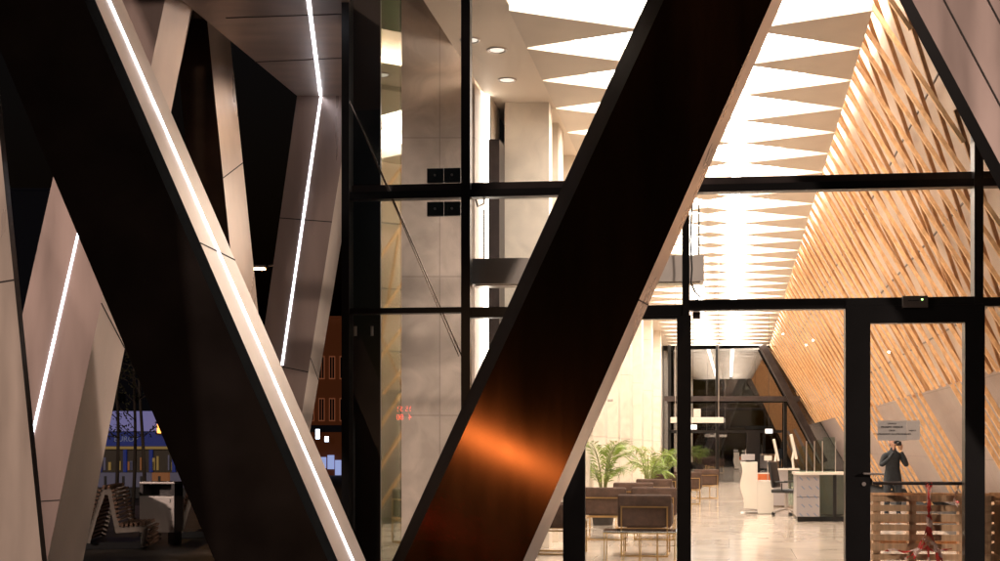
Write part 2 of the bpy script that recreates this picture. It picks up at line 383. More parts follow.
# ------------------------------------------------------------------ curtain wall
cw = empty('curtain_wall', (0,0,0), 0, 'black framed glass curtain wall with doors between street and lit lobby', 'glass facade')
HT = 6.2
def ms(x0, x1, h0=-EYE, h1=HT, off=.06, dep=.16, name='mullion', m='frame'): return fbox(MB(), x0, x1, h0, h1, off, dep).build(name, M[m], cw)
ms(341.5,349,-EYE,HT,.08,.2); ms(461,470); ms(682.5,689.5,1.38,HT); ms(974.5,983.5,1.462,HT)
def tr(x0, x1, h0, h1, off=.05, dep=.13, m='frame', name='transom'): return fbox(MB(), x0, x1, h0, h1, off, dep).build(name, M[m], cw)
for x0, x1 in ((349,461),(470,682.5),(689.5,974.5),(983.5,1120)):
    tr(x0,x1,2.665,2.745); tr(x0,x1,2.748,2.84,-.06,.10,'frame_grey')
tr(349,461,1.435,1.495); tr(470,682.5,1.38,1.49); tr(689.5,846,1.43,1.535); tr(983.5,1120,1.44,1.53)
ms(689.5,974.5,1.46,1.54,.05,.13,'transom')
# entrance doors as parts
def door(name, xl, xr, sl, sr, htop, hglass, lab, handle=None, mull=True):
    d = fbox(MB(), xl, xl+sl, -EYE, htop, .06, .12); fbox(d, xr-sr, xr, -EYE, htop, .06, .12)
    fbox(d, xl+sl, xr-sr, hglass, htop, .06, .12); fbox(d, xl+sl, xr-sr, -EYE, -EYE+.12, .06, .12)
    o = d.build('entrance_door', M['frame'], cw); o['label'] = lab
    fbox(MB(), xl+sl, xr-sr, -EYE+.12, hglass, 0, .002).build('glass_pane', M['glass'], o)
    return o
dl = door('d', 563, 691, 22, 14, 1.378, 1.345, 'narrow framed glass door partly behind the dark bronze column')
dr = door('d', 845.5, 985, 25, 20, 1.458, 1.275, 'black framed glass door with paper notices and pallet behind it')
hb = MB(); a = FP(860,-.275,.10); b = FP(884,-.27,.10); hb.tube([FP(864,-.272,.06), FP(864,-.272,.12), FP(884,-.276,.12)], .011)
hb.tube([FP(864,-.38,.055), FP(864,-.38,.075)], .02, 12); hb.build('handle', M['steel'], dr)
pb = MB(); pb.tube([FP(872.5,-.375,-.08), FP(963,-.375,-.08)], .018, 10); pb.tube([FP(962,-.375,-.08), FP(966,-.30,-.06)], .016); pb.build('push_bar', M['frame_grey'], dr)
bx_ = fbox(MB(), 903, 928, 1.425, 1.545, .12, .055); ctl = bx_.build('door_operator', mat('operator housing', (.085,.07,.062), .4, noise=(5,.1)), dr)
fbox(MB(), 921.5, 923, 1.50, 1.515, .124, .003).build('indicator_light', mat('green led', (0,0,0), emit=(.5,1,.25), estr=6), ctl)
fbox(MB(), 908, 919, 1.492, 1.502, .1235, .003).build('lettering', M['ink'], ctl)
# panes
def pane(x0, x1, h0, h1): return fbox(MB(), x0, x1, h0, h1, 0, .002).build('glass_pane', M['glass'], cw)
pane(349,461,2.84,HT); pane(349,461,1.495,2.665); pane(349,461,-EYE+.1,1.435); pane(470,682.5,2.84,HT); pane(470,682.5,1.49,2.665); pane(470,563,-EYE+.1,1.38)
pane(689.5,974.5,2.84,HT); pane(689.5,974.5,1.54,2.665); pane(691,845.5,-EYE+.1,1.43); pane(983.5,1120,2.84,HT); pane(983.5,1120,1.53,2.665); pane(985,1120,-EYE+.1,1.44)
for x0, x1 in ((349,461),(470,563),(691,845.5),(985,1120)): tr(x0,x1,-EYE,-EYE+.1,.05,.13,'frame','bottom_rail')
# diagonal mullion that follows the leaning column at the top
# spider brackets and black clamps on the glazing
def clamp(x, h, label):
    e = empty('cable_clamp', FP(x,h,0), 0, label, 'clamp')
    i = e.location
    for k in range(2):
        xx = x-9+k*17; a = [FP(xx,h-.075,-.02)-i, FP(xx+16.4,h-.075,-.02)-i, FP(xx+16.4,h+.075,-.02)-i, FP(xx,h+.075,-.02)-i]
        MB().hexa(a, [q+FN*.05 for q in a]).build('block', M['black'], e)
        c0 = FP(xx+8,h,-.02)-i; MB().tube([c0, c0-FN*.016], .012, 10).build('bolt', M['steel'], e)
clamp(436, 2.92, 'black twin clamp block above the upper transom, beside the second mullion'); clamp(436, 2.56, 'black twin clamp block just below the upper transom')
def cbl(name, label, x0, y0, x1, y1, dx):  # LED reflection in the glass, modelled as a pair of thin strands
    o = empty('led_reflection', FP(x0,(HOR-y0)/92.5,.03), 0, label, 'cable', None); i = o.location
    for k, d in enumerate((0, dx)):
        MB().tube([FP(x0,(HOR-y0)/92.5,.03)-i, FP(x1+d,(HOR-y1)/93.2,.03)-i], .008 if k == 0 else .006, 6).build('strand', M['cable'], o)
cbl('c', 'thin bright LED reflection running diagonally over the corner glass pane, built as two steel strands', 347,95,462,357,-3)
o = MB(); o.tube([FP(477,2.70,-.1)+Vector((0,0,.0)), FP(474,2.76,-.2), FP(478,2.62,-.25), FP(484,2.64,-.2), FP(485,2.78,-.1), FP(488,2.82,-.15)], .012, 8)
tag(o.build('hanging_wire', M['cable'], None, True), 'loop of pale wire hooked at the upper transom beside the mullion', 'wire')
o = MB(); o.tube([FP(692,2.6,-.2), FP(690.5,2.2,-.2), FP(692,1.9,-.2), FP(691,1.75,-.2), FP(695,1.66,-.22), FP(700,1.60,-.2), FP(696,1.56,-.2), FP(690,1.53,-.15)], .009, 8)
tag(o.build('loose_cable', M['black'], None, True), 'black loose cable dangling beside the door post above the second transom', 'cable')
o = MB(); fbox(o, 693, 700.5, 1.36, 1.43, -.09, .07); tag(o.build('motion_sensor', M['frame_grey']), 'small dark sensor box under the transom next to the door post', 'sensor')
# air curtain
ac = empty('air_curtain', FP(590,1.75,-.3), 0, 'long mauve grey box hung over the entrance, crossing behind the bronze column', 'air curtain'); i = ac.location
def fb(e, x0, x1, h0, h1, off, dep, nm, m):
    a = [FP(x0,h0,off)-e.location, FP(x1,h0,off)-e.location, FP(x1,h1,off)-e.location, FP(x0,h1,off)-e.location]
    return MB().hexa(a, [q+FN*dep for q in a]).build(nm, M[m], e)
fb(ac,471,704,1.79,2.07,-.35,.34,'casing','air'); fb(ac,475,700,1.775,1.789,-.4,.2,'outlet_grille','white')
for xx in (484,699): fb(ac,xx-.7,xx+.7,2.071,2.63,-.45,.02,'hanger_rod','steel_dark')

# ------------------------------------------------------------------ lobby: ceiling
c = MB(); Z0 = 12.9
def cpt(l, Z, dz=0): return H(l, Z, HC(Z)+dz)
LF, RT = -2.33, 1.50
c.quad(cpt(-3.2,FD+.3), cpt(LF,FD+.2), cpt(LF,FAR), cpt(-3.2,FAR)); c.quad(cpt(-3.2,FD+.3,.4), cpt(7,FY(9)+.2,.4), cpt(7,FAR,.4), cpt(-3.2,FAR,.4))
tag(c.build('ceiling', M['ceil']), kind='structure')
pitch = 1.23; n = 31; Zs = 12.45
for k in range(n):
    za = Zs+k*pitch; zb = min(za+pitch, FAR)
    zq = za; zl = max(za, FD+.22); zr = max(za, FY(3.7)+.22)
    a = [cpt(LF,zl,.12), cpt(RT+.02,zr,.12), cpt(RT+.02,zb-.01,.12), cpt(LF,zb-.01,.12)]
    if zl < zb-.05:
        o = MB().hexa(a, [q+Vector((0,0,.02)) for q in a]).build('ceiling_light', M['ceil_light'])
        tag(o, 'luminous white ceiling strip between the pointed cream baffles', 'ceiling light', 'luminous ceiling strips of the lobby')
    if za < 12.9: continue
    zm = (za+zb)/2
    def wedge(pts, dep, lab):
        a = [cpt(l,Z,-dep) for l,Z in pts]; b = [cpt(l,Z,.10) for l,Z in pts]
        tag(MB().hexa(a, b).build('ceiling_baffle', M['baffle']), lab[0], 'ceiling baffle', lab[1])
    if za+pitch <= FAR+.5:
        wedge([(RT,za+.02),(RT,zb-.02),(.18,zm)], .06, ('cream triangular ceiling baffle pointing away from the slatted wall', 'ceiling baffles beside the slatted wall'))
        wedge([(LF,za+.02),(LF,zb-.02),(-.95,zm)], .06, ('cream triangular ceiling baffle pointing away from the stone wall', 'ceiling baffles beside the stone wall'))
        wedge([(-.80,zm),(-.42,zm+.30),(.02,zm),(-.42,zm-.30)], .06, ('cream diamond ceiling baffle along the middle of the ceiling', 'diamond ceiling baffles along the middle'))
for (x, y) in ((497,50),(507,80),(470,40)):
    h = HC(16)-EYE; Zq = h*F/(HOR-y); h = HC(Zq)-EYE; Zq = h*F/(HOR-y); q = P(x,y,Zq)
    e = empty('downlight', (q.x,q.y,HC(Zq)), 0, 'round recessed downlight in the flat cream ceiling', 'downlight', 'recessed downlights by the entrance')
    MB().lathe((0,0,0), [(.0,-.004),(.085,-.004)], 24).build('lens', M['downlight'], e)
    MB().lathe((0,0,0), [(.086,-.003),(.10,-.012),(.115,-.010),(.12,0)], 24).build('ring', M['steel'], e)

# ------------------------------------------------------------------ lobby: slatted wall
sw = empty('slatted_wall', H(3.3,14,0), 0, 'inclined oak slatted wall running the length of the lobby', 'slatted wall'); i0 = sw.location.copy()
LB, HB = 3.30, EYE+.94
def W(Z, t, off=0):
    hc = HC(Z)+.1; l = RT+(LB-RT)*t; z = hc+(HB-hc)*t
    return H(l-off*.90, Z, z-off*.44)
mb = MB(); mb.quad(W(12.74,0,-.16)-i0, W(FAR,0,-.16)-i0, W(FAR,1,-.16)-i0, W(12.74,1,-.16)-i0); mb.build('backing_panel', M['backing'], sw)
tb = 1+ (HB)/(HC(20)-HB)   # the same plane carried down to the floor
tb = 1.62
rnd = random.Random(3)
f1, f2 = MB(), MB(); ZMIN = 12.74
def slat(mb, Za, ta, Zb, tb_, w_, off, dep):
    if Za < ZMIN and Zb < ZMIN: return
    if Zb < ZMIN: tb_ = ta+(tb_-ta)*(Za-ZMIN)/(Za-Zb); Zb = ZMIN
    elif Za < ZMIN: ta = ta+(tb_-ta)*(ZMIN-Za)/(Zb-Za); Za = ZMIN
    ua = (W(Za,ta,off)-i0, W(Za+w_,ta,off)-i0, W(Za+w_,ta,off-dep)-i0, W(Za,ta,off-dep)-i0)
    ub = (W(Zb,tb_,off)-i0, W(Zb+w_,tb_,off)-i0, W(Zb+w_,tb_,off-dep)-i0, W(Zb,tb_,off-dep)-i0)
    mb.hexa(ua, ub)
Z = 9.6
while Z < FAR+4:
    st = .60+.014*max(0,Z-13)
    if Z+.0 < FAR+1: 
        slat(f1, Z+2.4+rnd.uniform(-.08,.08), 0, Z+rnd.uniform(-.15,.15), 1, .045, .065, .046)
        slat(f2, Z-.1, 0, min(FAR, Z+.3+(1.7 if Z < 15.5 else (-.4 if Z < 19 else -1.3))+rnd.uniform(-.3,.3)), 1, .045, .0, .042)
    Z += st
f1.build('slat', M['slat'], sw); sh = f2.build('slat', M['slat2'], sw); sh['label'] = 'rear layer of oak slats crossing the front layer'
rl = MB()
for t in (.28,.55,.82):
    a = W(12.74,t,-.09)-i0; b = W(FAR,t,-.09)-i0; cc, dd = beam(a, b, .02, .02); rl.hexa(cc, dd)
rl.build('rail', M['frame_grey'], sw)
# bottom bundles that carry on to the floor
for (Zc, ns, st) in ((15.2,4,.42),(18.4,5,.50),(24.3,5,.75),(31.5,4,1.0),(39,4,1.2)):
    bm_ = MB()
    for k in range(ns):
        slat(bm_, Zc+(k-ns/2)*st, .999, Zc+(k-ns/2)*st-1.3, tb, .06, .065, .06)
    bm_.build('slat_bundle', M['slat'], sw)
# lower wall
lw = MB(); lw.quad(W(12.74,1,-.17), W(FAR,1,-.17), W(FAR,tb,-.17), W(12.74,tb,-.17)); o = lw.build('lower_wall', M['grey_panel']); tag(o, 'grey panelled wall base under the oak slats', 'wall')

# ------------------------------------------------------------------ lobby: stone walls
def hbox(l0, l1, Za, Zb, z0, z1, nm, m, parent=None):
    a = [H(l0,Za,z0),H(l1,Za,z0),H(l1,Zb,z0),H(l0,Zb,z0)]; b = [Vector((q.x,q.y,z1)) for q in a]
    if parent: a = [q-parent.location for q in a]; b = [q-parent.location for q in b]
    return MB().hexa(a, b).build(nm, M[m], parent)
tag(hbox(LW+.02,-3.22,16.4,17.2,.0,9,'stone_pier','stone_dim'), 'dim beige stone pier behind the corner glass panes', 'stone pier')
tag(hbox(-3.0,-2.41,17.3,17.6,.0,7,'stone_wall','stone'), 'bright cream stone wall facing the entrance, beside the dark column', 'stone wall')
dc = hbox(-3.14,-3.0,16.9,17.3,.0,5.35,'steel_column','frame_grey'); tag(dc, 'slim dark steel column between the stone pier and the cream stone wall', 'column')
vl = empty('wall_light', H(-3.2,17.0,0), 0, 'tall white vertical light strip beside the slim dark column', 'light strip')
hbox(-3.21,-3.145,16.95,17.0,.4,6.0,'diffuser','led_soft',vl); hbox(-3.215,-3.14,17.001,17.05,.38,6.02,'backplate','steel',vl)
tag(hbox(-2.9,-2.66,17.6,FAR+1.6,.0,7,'lobby_wall','wall_white'), 'pale stone wall along the lounge seating', 'wall')
tag(hbox(-3.22,-3.14,17.1,17.7,.0,7,'wall_return','stone'), 'narrow cream wall return behind the light strip', 'wall')
for k, Zc in enumerate((18.3,20.2,22.4,25,28,31.5,35.5,40,45)):
    tag(hbox(-2.659,-2.42,Zc,Zc+.55+k*.04,.0,HC(Zc)+.02,'wall_pilaster','stone'), 'cream stone pilaster in the row along the lounge wall', 'pilaster', 'stone pilasters along the lounge wall')
# side glazing at the corner
sg = empty('side_glazing', (-1.343,14.8,0), 0, 'tall green tinted glass strip beside the black corner column, mirroring the lit lobby', 'glazing')
a = [Vector((-.01,0,.05)), Vector((.20,.30,.05)), Vector((.195,.31,.05)), Vector((-.015,.01,.05))]
MB().hexa(a, [q+Vector((0,0,6.5)) for q in a]).build('glass_pane', M['glass_side'], sg)
a = [q+Vector((-.02,.02,0)) for q in a]; MB().hexa(a, [q+Vector((0,0,6.5)) for q in a]).build('backing_panel', M['wall_white'], sg)
cc_ = empty('corner_column', FP(364,-EYE,-.3), 0, 'black steel corner column behind the glass beside the corner mullion', 'column')
i = cc_.location
a = [FP(349.5,-EYE,-.22)-i, FP(380.5,-EYE,-.22)-i, FP(381.5,-EYE,-.6)-i, FP(351,-EYE,-.6)-i]
MB().hexa(a, [q+Vector((0,0,7)) for q in a]).build('casing', M['frame'], cc_)
for xx in (355.5,372):
    p = FP(xx,1.22,-.215)-i; MB().tube([p, p+Vector((0,0,.1))], .016, 10).build('sleeve', M['steel'], cc_)  # small light reflections on the column, modelled as short steel tubes
# enclosure behind (closes the lobby to the street on the far side)
tag(hbox(LW-.1,LW-.03,17.6,FAR,.0,7,'outer_wall','black_metal'), 'dark outer side wall of the lobby', 'wall')

# ------------------------------------------------------------------ far glazing
fg = empty('far_glazing', H(-1,FAR,0), 0, 'dark far end glass wall with thin frames reflecting the ceiling', 'glass wall')
a = [Vector((6.1,51.35,.0)), Vector((13.3,50.08,.0)), Vector((13.3,50.1,.0)), Vector((6.1,51.37,.0))]; a = [q-fg.location for q in a]
MB().hexa(a, [q+Vector((0,0,HC(FAR)+.1)) for q in a]).build('glass_pane', M['glass_far'], fg)
def far_box(x0,x1,y0,y1,nm='frame_bar',m='frame',Z=FAR-.15,dp=.12):
    a = [P(x0,y0,Z),P(x1,y0,Z),P(x1,y1,Z),P(x0,y1,Z)]; a = [q-fg.location for q in a]
    return MB().hexa(a, [q+Vector((0,dp,0)) for q in a]).build(nm, M[m], fg)
far_box(716,719,345,482); far_box(784,787,402,480,'frame_bar','frame',FAR-.14); far_box(664,800,396,401,'beam','frame_grey',FAR-.4,.2); far_box(668,716,430,432.5); far_box(719,782,430,432.5)
far_box(668,671,345,482)
a0, b0 = P(762,345,FAR-.3), P(824,462,FAR-.3); u, v = beam(a0, b0, .25, .3, Vector((0,1,0))); MB().hexa([q-fg.location for q in u],[q-fg.location for q in v]).build('inclined_frame', M['frame_grey'], fg)
far_box(747,760,432,482,'door_frame','frame',FAR-.17,.1)
lean('leaning_column', 'pale slanting reflection in the far end glass, built as a column beyond it', [('cladding','mauve')]*4, [(870,662,53),(886,678,53),(888,680,53.8),(872,664,53.8)], ztop=5.2)  # stands in for a pale reflection in the far glass
# right wall of the far end above
tag(hbox(-2.66,4.6,FAR+.003,FAR+.08,HC(FAR)-.02,7,'end_wall','ceil'), 'cream wall band above the far glass', 'wall')

# ------------------------------------------------------------------ armchairs
def make_armchair():
    e = empty('armchair', (0,0,0), 0)
    w_, d_ = .66, .62
    MB().rbox((0,.28,.56),(w_,.11,.40),.035).build('backrest', M['velvet'], e, True)   # back, at +y
    for s in (-1,1): MB().rbox((s*(w_/2-.05),0,.50),(.10,d_-.12,.27),.03).build('armrest', M['velvet'], e, True)
    MB().rbox((0,-.02,.40),(w_-.21,d_-.10,.14),.035).build('seat', M['velvet'], e, True)
    fr = MB(); t = .018
    y = .345
    for s in (-1,1):
        fr.box((s*.28,y,.31),(t,t,.62)); fr.box((s*.28,-.28,.20),(t,t,.40)); fr.box((s*.28,.03,.009),(t,.64,t)); fr.box((s*.28,.03,.30),(t,.64,t))
    fr.box((0,y,.61),(.56-t,t,t)); fr.box((0,y,.009),(.56-t,t,t)); fr.box((0,y,.345),(.56-t,t,t)); fr.box((0,-.28,.30),(.56-t,t,t))
    fr.build('frame', M['brass'], e)
    return e
arm = make_armchair()
AC = [(646,80,'back',180,'brown velvet armchair behind the low round-wired table, its brass back frame in full view'),
      (655,68,'b',180,'brown armchair second behind the low table, next to the door post'),
      (606,68,'b',178,'brown armchair in front of the tallest palm'),
      (562,79,'b',90,'brown armchair partly hidden by the left door post and bronze column'),
      (634,60,'b',182,'brown armchair in the middle of the lounge behind two others'),
      (655,54,'b',180,'brown armchair beside the pair of farther palms'),
      (673,46,'b',150,'brown armchair at the lounge edge beyond the palms'),
      (688,42,'b',180,'small distant brown armchair left of the far glass'),
      (703,38,'b',200,'most distant brown armchair against the far end glass'),
      (560,62,'b',180,'brown armchair low behind the bronze column foot')]
for k, (x, s, _, rot, lab) in enumerate(AC):
    o = arm if k == 0 else copy_tree(arm)
    q = P(x, HOR, F/s); o.location = (q.x, q.y, .008); o.rotation_euler = (0,0,R(rot-180-10)+ (0))
    # the backs face the street
    o.rotation_euler = (0,0,R(180)+R(rot-180)-R(10)); tag(o, lab, 'armchair', 'brown velvet armchairs in the lounge')
# low table
lt = empty('coffee_table', (P(641,HOR,14.25).x, 14.35, .008), R(-8), 'low wire table with thin glass top right behind the door glass', 'table')
MB().rbox((0,0,.42),(.80,.5,.012),.005).build('table_top', glass('tinted glass top', (.45,.47,.42), .12, 0, 1.2), lt)
fr = MB()
for yy in (-.24,.24):
    for k in range(5): fr.tube([(-.38+k*.19,yy,.02),(-.38+k*.19,yy,.412)], .006, 6)
    fr.tube([(-.39,yy,.02),(.39,yy,.02)], .007, 6); fr.tube([(-.39,yy,.405),(.39,yy,.405)], .007, 6)
for xx in (-.39,.39): fr.tube([(xx,-.24,.02),(xx,.24,.02)], .007, 6); fr.tube([(xx,-.24,.405),(xx,.24,.405)], .007, 6)
fr.build('frame', M['brass'], lt)

# ------------------------------------------------------------------ palms
def palm(x, s, hgt, label, seed, nf=16):
    rn = random.Random(seed); q = P(x,HOR,F/s); e = empty('potted_palm', (q.x,q.y,.008), 0, label, 'potted palm', None)
    MB().lathe((0,0,0), [(.0,0),(.17,0),(.22,.40),(.20,.40),(.19,.36),(0,.36)], 20).build('planter', M['pot'], e, True)
    st = MB(); lf = MB()
    for k in range(nf):
        a = rn.uniform(0,2*math.pi); r0 = rn.uniform(.0,.08); rise = hgt*rn.uniform(.62,1.0); out = rn.uniform(.25,.62)
        pts = []
        for j in range(13):
            t = j/12; zz = .36+(rise-.36)*(1-(1-t)**1.7)-.22*t*t*t; rr = r0+out*t**1.8
            pts.append(Vector((rr*math.cos(a), rr*math.sin(a), zz)))
        st.tube(pts, [.010*(1-.8*j/12)+.002 for j in range(13)], 5)
        for j in range(4,13):
            for u in (0,.5):
                if j == 12 and u: continue
                p = pts[j].lerp(pts[min(j+1,12)], u); t = (pts[min(j+1,12)]-pts[j-1]).normalized(); sd = t.cross(Vector((0,0,1))).normalized()
                L_ = .26*math.sin(math.pi*min(1,(j+u-2.5)/11))+.06
                for s_ in (-1,1):
                    d = (sd*s_*.8+t*.75+Vector((0,0,rn.uniform(-.3,.05)))).normalized(); wv = t*.011
                    m_ = p+d*L_*.5; tip = p+d*L_+Vector((0,0,-.05))
                    lf.quad(p-wv*.5, m_-wv, tip, m_+wv)
    st.build('stem', mat('palm stem', (.16,.18,.05), .5), e, True); lf.build('fronds', M['leaf'], e)
palm(603,58,1.62,'tall bright green palm in the lounge behind an armchair',1,15); palm(648,47,1.50,'leafy palm of the farther pair, next to the stone wall',2,13); palm(660,43,1.55,'leafy palm of the farther pair, nearer the door post',4,12)

# ------------------------------------------------------------------ reception
def hb_px(e, x0, x1, z0, z1, Z, dep, nm, m, bev=0):
    a = [Vector(((x-500)/F*Z,Z,zz)) for x, zz in ((x0,z0),(x1,z0),(x1,z1),(x0,z1))]; a = [q-e.location for q in a]
    return MB().hexa(a, [q+Vector((TX*dep,dep,0)) for q in a]).build(nm, M[m], e)
wd = empty('welcome_desk', (P(757,HOR,26).x,26,.008), 0, 'white sculpted reception desk with tall rippled end and lower counter', 'reception desk'); i = wd.location
prof = []
def dz(y, Z=26): return EYE+(HOR-y)/F*Z
tall = MB(); npr = 14; left = []
for k in range(npr+1):
    t = k/npr; y = 462+(508-462)*t; xx = 740.5+1.6*math.sin(t*9)+ (2.5*t); left.append((xx,y))
poly = left+[(757.5,509),(757.5,462)]
a = [P(x,y,26)-i for x,y in poly]; tall.hexa(a, [q+Vector((TX*.9,.9,0)) for q in a]); tall.build('tall_end', M['white'], wd)
hb_px(wd,757.6,773.5,.02,dz(481),26,.9,'low_counter','white')
hb_px(wd,741,773,.0,.019,26.05,.8,'plinth','steel')
o = empty('card_reader', P(748,462,26.3), 0, 'small boxy device standing on the tall end of the white desk', 'device')
MB().rbox((0,0,.10),(.26,.10,.12),.01).build('housing', M['counter'], o, True); MB().tube([(-.05,0,.16),(-.05,0,.26)],.01).build('antenna', M['steel'], o); MB().box((0,0,.02),(.1,.1,.038)).build('foot', M['steel_dark'], o)
o = empty('sign_box', P(768,459,27), 0, 'small white sign plate standing behind the low counter', 'sign'); MB().rbox((0,0,.02),(.16,.03,.10),.008).build('plate', M['white'], o); MB().tube([(0,.02,-.5),(0,.02,0)],.01).build('stand', M['steel'], o)
o = empty('carton', P(764,478,27.2), 0, 'orange carton with a paper lid behind the low white counter', 'carton'); MB().box((0,0,.0),(.26,.2,.18)).build('body', M['orange_box'], o); MB().box((0,0,.101),(.27,.21,.018)).build('lid', M['paper2'], o)
# back counter
bc = empty('back_counter', (P(780,HOR,29).x,29,.008), 0, 'low grey counter with glass front behind the office chair', 'counter')
hb_px(bc,771,788,.05,dz(470,29),29,.7,'panel','counter'); hb_px(bc,770,800,dz(470,29)+.001,dz(469,29)+.01,28.95,.8,'worktop','white'); hb_px(bc,788.2,800,.05,dz(470,29),29,.01,'glass_front','glass_screen')
# near counter
nc = empty('service_counter', (P(830,HOR,22.8).x,23,.008), 0, 'grey panelled service counter with green glass front and dark base, half behind the door post', 'service counter'); i = nc.location
Zc = 23.4; zt = dz(472.5,Zc)
hb_px(nc,796.5,819.5,.10,zt-.04,Zc,1.1,'front_panel','counter'); hb_px(nc,797.5,852,.0,.099,Zc+.08,1.0,'plinth','black')
hb_px(nc,795,853,zt-.039,zt+.005,Zc-.06,1.2,'worktop','white')
hb_px(nc,819.7,833,.10,zt-.04,Zc+.02,.012,'glass_front','glass_screen'); hb_px(nc,833.2,836.5,.10,zt-.04,Zc,.1,'post','black'); hb_px(nc,836.7,852,.10,zt-.04,Zc+.02,.012,'glass_front','glass_screen')
hb_px(nc,820,852,.10,zt-.05,Zc+.8,.05,'inner_panel','counter')
film = MB()
for rI in range(5):
    for cI in range(3):
        x = 799.5+cI*7.2+(rI%2)*2; y = 477+rI*9
        a = P(x,y,Zc-.004)-i; b = P(x+3.2,y+3.2,Zc-.004)-i; cc, dd = beam(a,b,.012,.003,Vector((0,-1,0))); film.hexa(cc,dd)
film.build('film_mark', M['film'], nc)
hb_px(nc,796.5,819.5,dz(497,Zc)-.005,dz(497,Zc)+.005,Zc-.003,.002,'panel_joint','seam')
for (x0,x1,yt) in ((799,806,446),(807,814,443),(815,822,440),(823,835,437)):
    q = hb_px(nc,x0,x1,zt+.006,dz(yt,Zc),Zc+.25,.012,'glass_screen','glass_screen')
for xx in (806.5,814.5,822.5,835.5): hb_px(nc,xx-.4,xx+.4,zt+.006,dz(441,Zc),Zc+.24,.02,'screen_post','steel')
# monitors
def monitor(x, y, Z, label, rz):
    e = empty('monitor', P(x,y,Z), R(rz), label, 'monitor')
    MB().rbox((0,0,.44),(.05,.42,.50),.015,Matrix.Rotation(R(-12),3,'Y')).build('screen', M['white'], e)
    MB().tube([(0,0,.02),(-.02,0,.2),(.02,0,.40)],.025,10).build('stand', M['white'], e, True); MB().rbox((0,0,.01),(.2,.22,.02),.005).build('base', M['white'], e)
monitor(776,469.5,29.1,'thin white monitor seen edge-on on the back counter',-10)
monitor(793.5,469,25.5,'white monitor seen edge-on beside the glass screens of the service counter',-10)
# office chair
oc = empty('office_chair', (P(786,HOR,25.6).x,25.6,.008), R(60), 'black swivel office chair between the two counters', 'office chair')
MB().rbox((0,0,.48),(.48,.46,.07),.03).build('seat', M['black'], oc, True)
MB().rbox((0,.24,.80),(.44,.06,.52),.028,Matrix.Rotation(R(-10),3,'X')).build('backrest', M['black'], oc, True)
MB().tube([(0,0,.12),(0,0,.45)],.028,10).build('gas_lift', M['steel'], oc)
for s in (-1,1):
    MB().tube([(s*.2,0,.46),(s*.27,0,.48),(s*.27,0,.64)],.014,8).rbox((s*.27,0,.66),(.06,.25,.03),.012).build('armrest', M['black'], oc)
bs = MB(); 
for k in range(5):
    a = k*2*math.pi/5; bs.tube([(0,0,.12),(.3*math.cos(a),.3*math.sin(a),.07)],[.022,.014],8)
bs.build('base', M['steel'], oc)
for k in range(5):
    a = k*2*math.pi/5; x, y = .3*math.cos(a), .3*math.sin(a); MB().tube([(x-.02,y,.03),(x+.02,y,.03)],.03,12).build('caster', M['black'], oc)
# suspended bar + exit boxes
sb = empty('suspended_sign', P(697,420,30), 0, 'long white bar hung from the ceiling across the door post', 'hanging sign')
MB().rbox((0,0,0),(1.22,.10,.13),.01).build('bar', M['led_soft'] if False else M['white'], sb); MB().box((0,0,.165),(.16,.08,.19)).build('bracket', M['white'], sb)
for xx in (-.5,.5): MB().tube([(xx,0,.066),(xx,0,HC(30)-P(697,420,30).z)],.008,6).build('hanger', M['steel'], sb)
exm = mat('lit sign face', (.8,.85,.9), .5, emit=(.62,.80,1), estr=2.2)
for (x, y, Z, lab) in ((693,427,38,'small glowing blue white sign box beside the door post under the white bar'),(769,431,40,'small glowing blue white sign box under the far beam')):
    e = empty('lit_sign', P(x,y,Z), 0, lab, 'lit sign'); MB().rbox((0,.03,0),(.24,.06,.15),.01).build('case', M['steel'], e); MB().box((0,-.004,0),(.20,.006,.115)).build('face', exm, e)
    MB().tube([(0,.03,.075),(0,.03,HC(Z)-P(x,y,Z).z)],.006,6).build('hanger', M['steel_dark'], e)
# fire call point and wall lights
o = MB(); o.box(H(-2.63,24.3,1.45)+Vector((.04,0,0)), (.03,.10,.14)); tag(o.build('fire_alarm_button', mat('red plastic', (.6,.02,.02), .4)), 'small red fire alarm button on the pale stone wall', 'alarm button')
for k, Zc2 in enumerate((19.4,21.7,24.1,27.2)):
    e = empty('wall_camera', H(-2.56,Zc2,2.35+.0), 0, 'small dark camera on the lounge wall', 'wall camera', 'small cameras along the lounge wall')
    MB().tube([(-.09,0,0),(0,0,0)],.012,8).build('bracket', M['steel_dark'], e); MB().rbox((.05,0,-.02),(.12,.06,.06),.012).build('body', M['steel'], e)

# ------------------------------------------------------------------ notices on the door
nt_ = empty('paper_notice', FP(888,.15,-.012), 0, 'grey paper notice with four lines of print taped inside the door glass', 'notice'); i = nt_.location
def fq(e, x0, x1, y0, y1, off, nm, m, s=96.9):
    h0, h1 = (HOR-y1)/s, (HOR-y0)/s; a = [FP(x0,h0,off)-e.location, FP(x1,h0,off)-e.location, FP(x1,h1,off)-e.location, FP(x0,h1,off)-e.location]
    return MB().hexa(a, [q+FN*.001 for q in a]).build(nm, M[m], e)
fq(nt_,877.5,906.5,420.5,440.5,-.012,'sheet','paper')
def text(e, s_, x, y, size, off, m='ink', nm='lettering'):
    cu = bpy.data.curves.new(nm, 'FONT'); cu.body = s_; cu.size = size; cu.align_x = 'CENTER'; cu.align_y = 'CENTER'; cu.extrude = .0005
    t = bpy.data.objects.new(nm, cu); COL.objects.link(t); dg = bpy.context.evaluated_depsgraph_get(); me = bpy.data.meshes.new_from_object(t.evaluated_get(dg))
    bpy.data.objects.remove(t); me.materials.clear(); me.materials.append(M[m]); o = bpy.data.objects.new(nm, me); COL.objects.link(o)
    o.parent = e; p = FP(x,(HOR-y)/96.9,off)-e.location; o.location = p; o.rotation_euler = (R(90),0,-math.atan(FS)); return o
